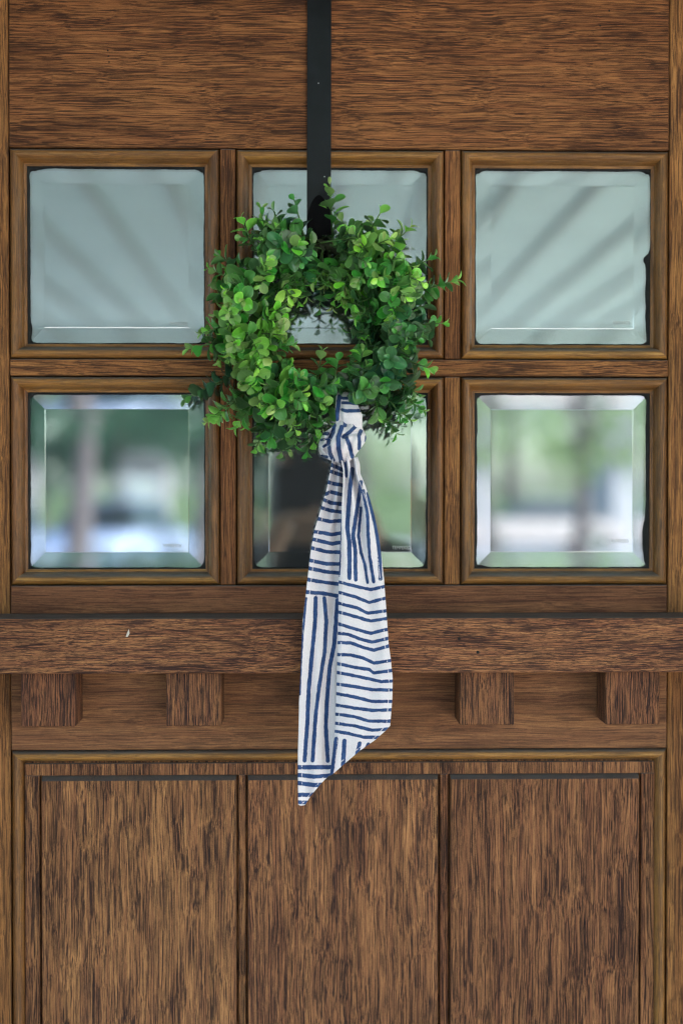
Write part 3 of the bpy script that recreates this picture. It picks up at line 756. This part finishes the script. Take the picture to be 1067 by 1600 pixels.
# ------------------------------------------------------------------ striped scarf
def cloth_mat():
    q = NT('white_cotton_with_navy_brush_stripes')
    s = q.n('ShaderNodeAttribute', attribute_name='stripe').outputs['Fac']
    h = q.n('ShaderNodeAttribute', attribute_name='hem').outputs['Fac']
    co = q.n('ShaderNodeTexCoord').outputs['Object']
    wob = q.math('MULTIPLY', q.math('SUBTRACT', q.noise(co, 190, 4, .65), .5), 2.6)
    f = q.ramp(q.math('ADD', q.math('SUBTRACT', s, .45), wob), .5, -.5)
    ink = q.mix(q.ramp(q.noise(co, 160, 4, .7), .35, .7), (.020, .055, .175), (.045, .098, .260))
    wv = q.noise(q.mapscale(co, 900, 900, 900), 1, 2)
    whi = q.mix(q.ramp(wv, .3, .7), (.76, .73, .79), (.83, .80, .855))
    st = q.math('MULTIPLY', q.ramp(q.math('ABSOLUTE', q.math('SUBTRACT', h, 6.0)), 1.0, .35), q.ramp(q.noise(co, 520, 1), .42, .5))
    f = q.math('MULTIPLY', f, q.math('MULTIPLY_ADD', st, -.75, 1.0))
    c = q.mix(f, whi, ink)
    nm = q.bump(q.math('ADD', wv, q.math('MULTIPLY', q.ramp(h, 7.5, 6.0), .6)), .25, .0006)
    b = q.bsdf(c, .85, .15, nm); b.inputs['Sheen Weight'].default_value = .15
    tr = q.n('ShaderNodeBsdfTranslucent'); q.l(c, tr.inputs[0])
    mx = q.n('ShaderNodeMixShader'); mx.inputs[0].default_value = .15; q.l(b.outputs[0], mx.inputs[1]); q.l(tr.outputs[0], mx.inputs[2])
    return q.done(mx.outputs[0])
cloth_m = cloth_mat()
def A6(pts): return [(420 + x / 4.446, 600 + y / 4.446) for x, y in pts]
def A7(pts): return [(420 + x / 4.21, 900 + y / 4.21) for x, y in pts]
def segd(p, a, b):
    dx, dy = b[0] - a[0], b[1] - a[1]; L = dx * dx + dy * dy
    t = 0 if L == 0 else max(0, min(1, ((p[0] - a[0]) * dx + (p[1] - a[1]) * dy) / L))
    return math.hypot(p[0] - a[0] - t * dx, p[1] - a[1] - t * dy)
def pld(p, pl): return min(segd(p, a, b) for a, b in zip(pl, pl[1:]))
def sdf(p, stripes):
    best_ = 9.0
    for pl, hw_, (bx0_, by0, bx1_, by1) in stripes:
        if p[0] < bx0_ - 8 or p[0] > bx1_ + 8 or p[1] < by0 - 8 or p[1] > by1 + 8: continue
        d = pld(p, pl) - hw_
        if d < best_: best_ = d
    return best_
def prep(lst): return [(pl, hw_, (min(x for x, y in pl), min(y for x, y in pl), max(x for x, y in pl), max(y for x, y in pl))) for pl, hw_ in lst]
def cloth(name, left, right, y0, y1, depth, stripes, hems, step=2.2, cut=None, th=.0005):
    """left/right: tables (py, px) of the two edges; depth(u, py, px) metres in front of the door; cut: polyline (px -> lowest py)"""
    nv = int((y1 - y0) / step) + 1
    wmax = max(lerp_tab(right, y0 + (y1 - y0) * i / nv) - lerp_tab(left, y0 + (y1 - y0) * i / nv) for i in range(nv + 1))
    nu = max(6, int(wmax / step))
    V, F, SV, HV = [], [], [], []
    st = prep(stripes)
    for i in range(nv + 1):
        for j in range(nu + 1):
            u = j / nu; t = i / nv
            if cut:
                # the lower end follows the bias cut: each column has its own bottom
                yb = cut(u); y = y0 + (yb - y0) * t
            else: y = y0 + (y1 - y0) * t
            x = lerp_tab(left, y) * (1 - u) + lerp_tab(right, y) * u
            d = depth(u, y, x)
            V.append(P(x, y, d)); SV.append(sdf((x, y), st))
            HV.append(min([pld((x, y), h) for h in hems] + [20.0]))
    for i in range(nv):
        for j in range(nu):
            a = i * (nu + 1) + j; F.append((a, a + nu + 1, a + nu + 2, a + 1))
    me = mesh(name, V, F, True); add_attr(me, 'stripe', SV); add_attr(me, 'hem', HV)
    o = link(name, me, cloth_m); md = o.modifiers.new('s', 'SOLIDIFY'); md.thickness = th; md.offset = -1
    return o
sf = empty('striped_scarf', P(540, 690, .055)); tag(sf, 'white scarf with navy brush stripes knotted on the wreath with two hanging tails', 'scarf')
def bump1(x, c, s): return math.exp(-((x - c) / s) ** 2)
def nz(x, y, s, o=0): return noise.noise(Vector((x / s, y / s, o)))
# --- left tail (behind)
LL = [(712, 520), (735, 516), (770, 509), (800, 500), (830, 491), (860, 486), (900, 481), (935, 477), (970, 473), (1050, 470), (1100, 467.5), (1180, 465.5), (1260, 466)]
LR = [(712, 545), (760, 545), (800, 540), (900, 537), (1000, 534), (1100, 530), (1150, 528), (1212, 522), (1260, 520)]
def dl(u, y, x):
    g = max(0, min(1, (y - 715) / 110))
    f = .0050 * math.sin((u * 2.1 + .2 + nz(0, y, 160, 3) * .35) * math.pi * 2) * (1.15 - .75 * g) + .0045 * nz(x * 1.6, y * .5, 34, 1) * (1 - .5 * g) + .0026 * nz(x, y, 60, 2)
    f += -.0045 * bump1(x, 515 + (y - 750) * -.05 if y < 900 else 506, 7) * (1 - g * .75)
    return .0600 + .0055 * g + f - .003 * u + (.004 * (1 - u) ** 2 if y < 1100 else .0025 * (1 - u))
SL = [(A6(p), 2.5) for p in ([(430, 560), (520, 600)], [(425, 605), (525, 640)], [(405, 678), (440, 690), (520, 705)], [(395, 765), (430, 750), (515, 770)], [(385, 805), (430, 825), (510, 835)], [(360, 858), (430, 880), (505, 890)], [(340, 935), (420, 955), (500, 950)],
      [(315, 1025), (440, 1045), (500, 1035)], [(310, 1080), (440, 1110), (500, 1100)], [(300, 1140), (400, 1165), (500, 1170)], [(285, 1225), (400, 1250), (500, 1250)], [(280, 1280), (400, 1305), (495, 1315)], [(270, 1358), (400, 1380), (495, 1390)], [(260, 1445), (380, 1455), (495, 1475)])]
SL += [(A7(p), h) for p, h in (([(246, 145), (222, 400), (208, 650), (203, 780)], 1.3), ([(308, 145), (305, 300), (285, 500), (262, 750), (255, 950), (235, 1215)], 2.8), ([(365, 145), (378, 300), (368, 500), (335, 700), (310, 900), (288, 1215)], 2.6), ([(452, 160), (430, 450), (400, 600), (380, 850), (375, 1000), (388, 1215)], 2.8),
      ([(190, 1258), (420, 1258)], 2.9), ([(190, 1308), (300, 1320), (420, 1312)], 2.9), ([(190, 1362), (300, 1375), (400, 1372)], 2.9), ([(195, 1440), (330, 1438)], 2.9), ([(195, 1487), (260, 1490)], 2.4))]
hemL = [(x, y) for y, x in LL]
def cutl(u):
    return lerp_tab([(0, 1257), (.06, 1259), (.20, 1258), (.35, 1244), (.62, 1226), (.85, 1212), (1, 1203)], u)
tl = cloth('tail', LL, LR, 714, 1260, dl, SL, [hemL, [(478, 1259), (512, 1215), (530, 1197)]], cut=cutl); part(tl, sf); tl['label'] = 'narrower tail hanging behind with pointed end'
# --- right tail (front)
RL = [(712, 531), (735, 536), (760, 535.5), (800, 533), (850, 531.5), (905, 529), (960, 528.5), (1010, 527), (1060, 526), (1100, 524.5), (1140, 523), (1180, 519), (1215, 515)]
RR = [(712, 558), (725, 562), (740, 563), (755, 569), (780, 578), (810, 586), (840, 592), (870, 596), (905, 600), (940, 602.5), (975, 605), (1005, 607), (1030, 610.5), (1060, 613.5), (1090, 613), (1115, 611), (1140, 609), (1215, 605)]
def dr_(u, y, x):
    g = max(0, min(1, (y - 715) / 170))
    f = .0042 * math.cos((u * 2.6 + nz(0, y, 120, 7) * .3) * math.pi * 2) * (1 - g) ** .8
    f += .0048 * nz(x * 1.7, y * .42, 30, 5) * (1 - .62 * g) + .0032 * nz(x * .9, y, 70, 6)
    f += -.0050 * bump1(x, lerp_tab([(735, 551), (790, 563), (830, 561), (870, 567), (930, 576), (1010, 580), (1100, 577), (1150, 575)], y), lerp_tab([(740, 5), (880, 8), (1000, 13), (1120, 22)], y)) * lerp_tab([(735, 1), (900, .75), (1045, .55), (1120, .2)], y)
    f += .0022 * bump1(x, 541, 6) * bump1(y, 830, 70) - .0022 * bump1(y, 1046, 7) * bump1(x, 588, 14)
    edge = .0035 * max(0, (u - .82) / .18) ** 2 + .0025 * max(0, (.08 - u) / .08)
    return .0730 + .002 * g + f - edge
SR = [(A6(p), h) for p, h in (([(580, 590), (565, 720), (550, 900), (545, 1000), (560, 1120), (560, 1350)], 2.9), ([(640, 680), (625, 790), (600, 950), (585, 1050), (600, 1150), (603, 1360)], 2.6), ([(640, 860), (622, 1050), (640, 1170), (665, 1250), (685, 1380)], 1.9), ([(655, 740), (685, 900), (690, 1050), (700, 1200), (728, 1375)], 2.2), ([(690, 760), (720, 900), (745, 1000), (765, 1150), (775, 1355)], 2.7), ([(532, 540), (538, 640)], 1.8), ([(497, 880), (494, 1100), (488, 1330)], 1.7))]
SR += [(A7(p), 2.15) for p in ([(455, 38), (560, 65), (670, 90), (770, 66)], [(455, 106), (570, 138), (660, 175), (775, 143)], [(455, 178), (580, 210), (650, 245), (780, 228)], [(455, 236), (580, 270), (670, 297), (785, 278)], [(450, 312), (570, 350), (670, 377), (790, 348)], [(450, 377), (520, 383), (600, 415), (680, 435), (795, 407)], [(450, 437), (540, 440), (620, 470), (690, 488), (800, 457)], [(445, 516), (540, 520), (620, 540), (690, 573), (815, 553)], [(445, 575), (560, 600), (660, 615), (690, 638), (820, 620)], [(445, 634), (560, 655), (650, 675), (740, 695), (825, 690)], [(440, 709), (560, 727), (680, 748), (825, 750)], [(435, 772), (560, 795), (680, 825), (820, 825)], [(430, 847), (560, 868), (680, 884), (820, 880)], [(430, 907), (560, 925), (660, 955), (810, 955)], [(425, 967), (560, 985), (680, 1015), (800, 1005)], [(420, 1018), (520, 1035), (620, 1060), (740, 1062)])]
SR += [(A7(p), h) for p, h in (([(443, 1070), (430, 1180), (410, 1310)], 2.9), ([(497, 1085), (488, 1250)], 3.0), ([(597, 1100), (578, 1185)], 2.8), ([(655, 1105), (638, 1145)], 2.4))]
def cutr(u): return lerp_tab([(0, 1213), (.10, 1205), (.25, 1192), (.5, 1172), (.75, 1156), (.92, 1142), (1, 1134)], u)
tr_ = cloth('tail', RL, RR, 714, 1216, dr_, SR, [[(x, y) for y, x in RL if y > 890], [(x, y) for y, x in RR], [(516, 1213), (540, 1192), (568, 1171), (590, 1156), (610, 1134)]], cut=cutr); part(tr_, sf); tr_['label'] = 'wider tail hanging in front with slanted hem'
# --- loop round the wreath ring
QL = [(606, 527), (620, 524.5), (645, 523.5), (672, 526)]
QR = [(606, 548), (620, 552), (635, 560), (648, 566), (672, 566)]
def dq(u, y, x):
    t = (y - 606) / 66
    return .052 + .022 * math.sin(min(1, t * 1.15) * math.pi * .62) - .004 * bump1(x, 532, 3) + .0022 * nz(x, y, 14, 8) - .004 * (abs(2 * u - 1)) ** 3
SQ = [(A6(p), h) for p, h in (([(490, 85), (476, 200), (474, 245)], 2.8), ([(508, 98), (600, 100)], 1.9), ([(512, 130), (620, 137)], 1.9), ([(512, 180), (540, 188), (640, 184)], 2.2))]
lo = cloth('loop', QL, QR, 606, 672, dq, SQ, [hemL], 1.6); part(lo, sf)
# the band goes back over the ring and closes behind it
bpts = [P(537, 612, .050), P(537, 600, .040), P(538, 607, .028), P(539, 630, .020), P(538, 660, .024), P(536, 690, .040)]
V, F = [], []
for i, p in enumerate(bpts):
    for sx in (-1, 0, 1): V.append(p + Vector((sx * .0115, .001 * abs(sx), 0)))
for i in range(len(bpts) - 1):
    for j in range(2): a = i * 3 + j; F.append((a, a + 1, a + 4, a + 3))
me = mesh('band_back', V, F, True); add_attr(me, 'stripe', [9.0] * len(V)); add_attr(me, 'hem', [20.0] * len(V))
o = link('band_back', me, cloth_m); md = o.modifiers.new('u', 'SUBSURF'); md.render_levels = 2; md.levels = 1; md = o.modifiers.new('s', 'SOLIDIFY'); md.thickness = .0006; part(o, sf)
# --- knot: a fat wrapped fold
KL = [(655, 534), (660, 524), (668, 518), (676, 505), (684, 501), (695, 497), (704, 498), (712, 502), (718, 512), (722, 524), (725, 534)]
KR = [(655, 545), (660, 558), (668, 566), (676, 570), (684, 572.5), (692, 570), (700, 564), (708, 558), (716, 552), (722, 544), (725, 538)]
creases = [([(536, 682), (548, 677), (560, 676), (571, 672)], 2.6, .0065), ([(512, 672), (517, 684), (508, 698), (513, 712)], 3.0, .0065), ([(500, 690), (512, 686), (520, 672)], 2.4, .005), ([(527, 664), (523, 690), (527, 718)], 2.2, .0022), ([(545, 690), (550, 712)], 2.5, .002), ([(499, 703), (512, 706), (520, 716)], 2.2, .004)]
def dk_(u, y, x):
    cy = (y - 690) / 36; cx_ = (x - 537) / 38
    r2 = min(1, cx_ * cx_ * .92 + cy * cy * .92)
    d = .052 + .034 * math.sqrt(max(0, 1 - r2))
    for pl, s, dep in creases: d -= dep * bump1(pld((x, y), pl), 0, s)
    return d + .0016 * nz(x, y, 11, 12) + .0015 * math.sin((x + y * .35) * .38)
SK = [(A6(p), h) for p, h in (([(455, 285), (445, 340), (415, 400), (425, 480), (448, 530)], 2.6), ([(505, 300), (482, 370), (485, 450), (505, 545)], 3.2), ([(605, 290), (570, 325), (518, 368)], 2.6), ([(538, 368), (560, 430), (580, 508)], 2.6), ([(640, 325), (625, 360), (630, 400), (628, 450)], 2.4), ([(530, 250), (530, 288)], 2.6), ([(590, 258), (597, 285)], 2.2), ([(350, 340), (410, 345)], 2.4), ([(365, 388), (420, 378)], 1.6), ([(370, 502), (402, 508)], 2.2), ([(675, 365), (672, 395)], 1.5), ([(380, 435), (395, 425)], 1.6))]
kn = cloth('knot', KL, KR, 655, 725, dk_, SK, [[(512, 690), (500, 700)]], 1.3); part(kn, sf)

# ------------------------------------------------------------------ the photographer, mirrored dark in the lower middle pane
def skin_mesh(name, verts, edges, m, par, root=0, sub=2):
    me = bpy.data.meshes.new(name); me.from_pydata([v[0] for v in verts], edges, []); me.update()
    o = bpy.data.objects.new(name, me); C.objects.link(o); me.materials.append(m)
    sk = o.modifiers.new('skin', 'SKIN'); sk.use_smooth_shade = True
    if not me.skin_vertices: me.attributes.new('skin', 'FLOAT_VECTOR', 'POINT')
    ly = me.skin_vertices[0].data if me.skin_vertices else None
    if ly:
        for i, v in enumerate(verts): ly[i].radius = v[1] if isinstance(v[1], tuple) else (v[1], v[1]); ly[i].use_root = (i == root)
    s = o.modifiers.new('sub', 'SUBSURF'); s.levels = 1; s.render_levels = sub
    part(o, par); return o
px_, py_ = CAM.x, CAM.y - .19
ph = empty('person', (px_, py_, 0)); tag(ph, 'person in charcoal jacket raising a black camera, mirrored in the middle panes', 'person')
def pv(x, y, z, r): return ((px_ + x, py_ + y, z), r)
body = [pv(0, 0, .95, .12), pv(0, 0, 1.12, .12), pv(0, .01, 1.32, .14), pv(0, 0, 1.44, .075), pv(0, .0, 1.50, .052), pv(0, .015, 1.555, .078), pv(0, .015, 1.63, .086), pv(0, 0, 1.70, .055),
        pv(.10, 0, .90, .088), pv(.105, .01, .50, .058), pv(.11, -.01, .09, .042), pv(.115, .11, .035, .036),
        pv(-.10, 0, .90, .088), pv(-.105, .01, .50, .058), pv(-.11, -.01, .09, .042), pv(-.115, .11, .035, .036),
        pv(.175, 0, 1.385, .058), pv(.215, .06, 1.17, .043), pv(.105, .165, 1.50, .026), pv(-.175, 0, 1.385, .058), pv(-.215, .06, 1.17, .043), pv(-.06, .155, 1.47, .026), pv(0, .10, 1.60, .012), pv(.085, .155, 1.535, .022), pv(-.045, .15, 1.503, .022)]
ed = [(0, 1), (1, 2), (2, 3), (3, 4), (4, 5), (5, 6), (6, 7), (0, 8), (8, 9), (9, 10), (10, 11), (0, 12), (12, 13), (13, 14), (14, 15), (2, 16), (16, 17), (17, 18), (2, 19), (19, 20), (20, 21), (5, 22), (18, 23), (21, 24)]
skin_mesh('body', body, ed, skin_m, ph)
jk = [pv(0, 0, .88, .155), pv(0, 0, 1.10, .14), pv(0, .01, 1.32, .16), pv(0, 0, 1.43, .085), pv(.18, 0, 1.385, .072), pv(.22, .06, 1.165, .056), pv(.12, .15, 1.465, .038), pv(-.18, 0, 1.385, .072), pv(-.22, .06, 1.165, .056), pv(-.075, .14, 1.435, .038)]
skin_mesh('jacket', jk, [(0, 1), (1, 2), (2, 3), (2, 4), (4, 5), (5, 6), (2, 7), (7, 8), (8, 9)], cloth_dark, ph)
tr2 = [pv(0, 0, .96, .13), pv(.10, 0, .90, .10), pv(.105, .01, .50, .072), pv(.11, -.01, .11, .062), pv(-.10, 0, .90, .10), pv(-.105, .01, .50, .072), pv(-.11, -.01, .11, .062)]
skin_mesh('trousers', tr2, [(0, 1), (1, 2), (2, 3), (0, 4), (4, 5), (5, 6)], denim, ph)
hr = [pv(0, -.02, 1.70, .075), pv(0, -.04, 1.60, .098), pv(0, -.05, 1.48, .085), pv(.055, -.03, 1.40, .05), pv(-.055, -.03, 1.40, .05)]
skin_mesh('hair', hr, [(0, 1), (1, 2), (2, 3), (2, 4)], hair_m, ph)
for sx in (-1, 1):
    skin_mesh('shoe', [pv(sx * .115, -.03, .05, .046), pv(sx * .118, .06, .045, .044), pv(sx * .12, .15, .035, .034)], [(0, 1), (1, 2)], cloth_dark, ph)
# five fingers of each hand closed round the camera body and lens
for sx, hz, hx0 in ((1, 1.535, .085), (-1, 1.503, -.045)):
    for k_ in range(4):
        z_ = hz + .026 - k_ * .018; q0 = [pv(hx0, .155, z_ - .004, .010), pv(hx0 - sx * .012, .180, z_, .009), pv(hx0 - sx * .035, .183, z_ + .002, .0085), pv(hx0 - sx * (.050 - .006 * abs(k_ - 1)), .178, z_ + .003, .0075)] if sx > 0 else [pv(hx0, .150, hz, .010), pv(hx0 + .012 + k_ * .004, .168 + k_ * .003, hz - .004, .009), pv(hx0 + .035 + k_ * .006, .165, hz - .008 + k_ * .003, .0085), pv(hx0 + .055, .160, hz + .004 + k_ * .006, .0075)]
        skin_mesh('finger', q0, [(0, 1), (1, 2), (2, 3)], skin_m, ph, 0, 1)
    skin_mesh('thumb', [pv(hx0, .14, hz - .01, .011), pv(hx0 - sx * .03, .125, hz + .005, .010), pv(hx0 - sx * .045, .120, hz + .022, .0085)], [(0, 1), (1, 2)], skin_m, ph, 0, 1)
cm = empty('handheld_camera', (px_, py_ + .13, 1.52)); tag(cm, 'black handheld camera held up to the face of the person', 'camera')
box('camera_body', px_ - .068, px_ + .068, py_ + .108, py_ + .145, 1.510, 1.600, black_metal, cm, .006, 2)
box('viewfinder_hump', px_ - .024, px_ + .024, py_ + .112, py_ + .142, 1.598, 1.622, black_metal, cm, .004)
V, F = tube_data([(px_, py_ + .14, 1.553), (px_, py_ + .150, 1.553), (px_, py_ + .174, 1.553), (px_, py_ + .176, 1.553)], [.030, .034, .034, .031], 24)
part(link('lens', mesh('lens', V, F), black_metal), cm)
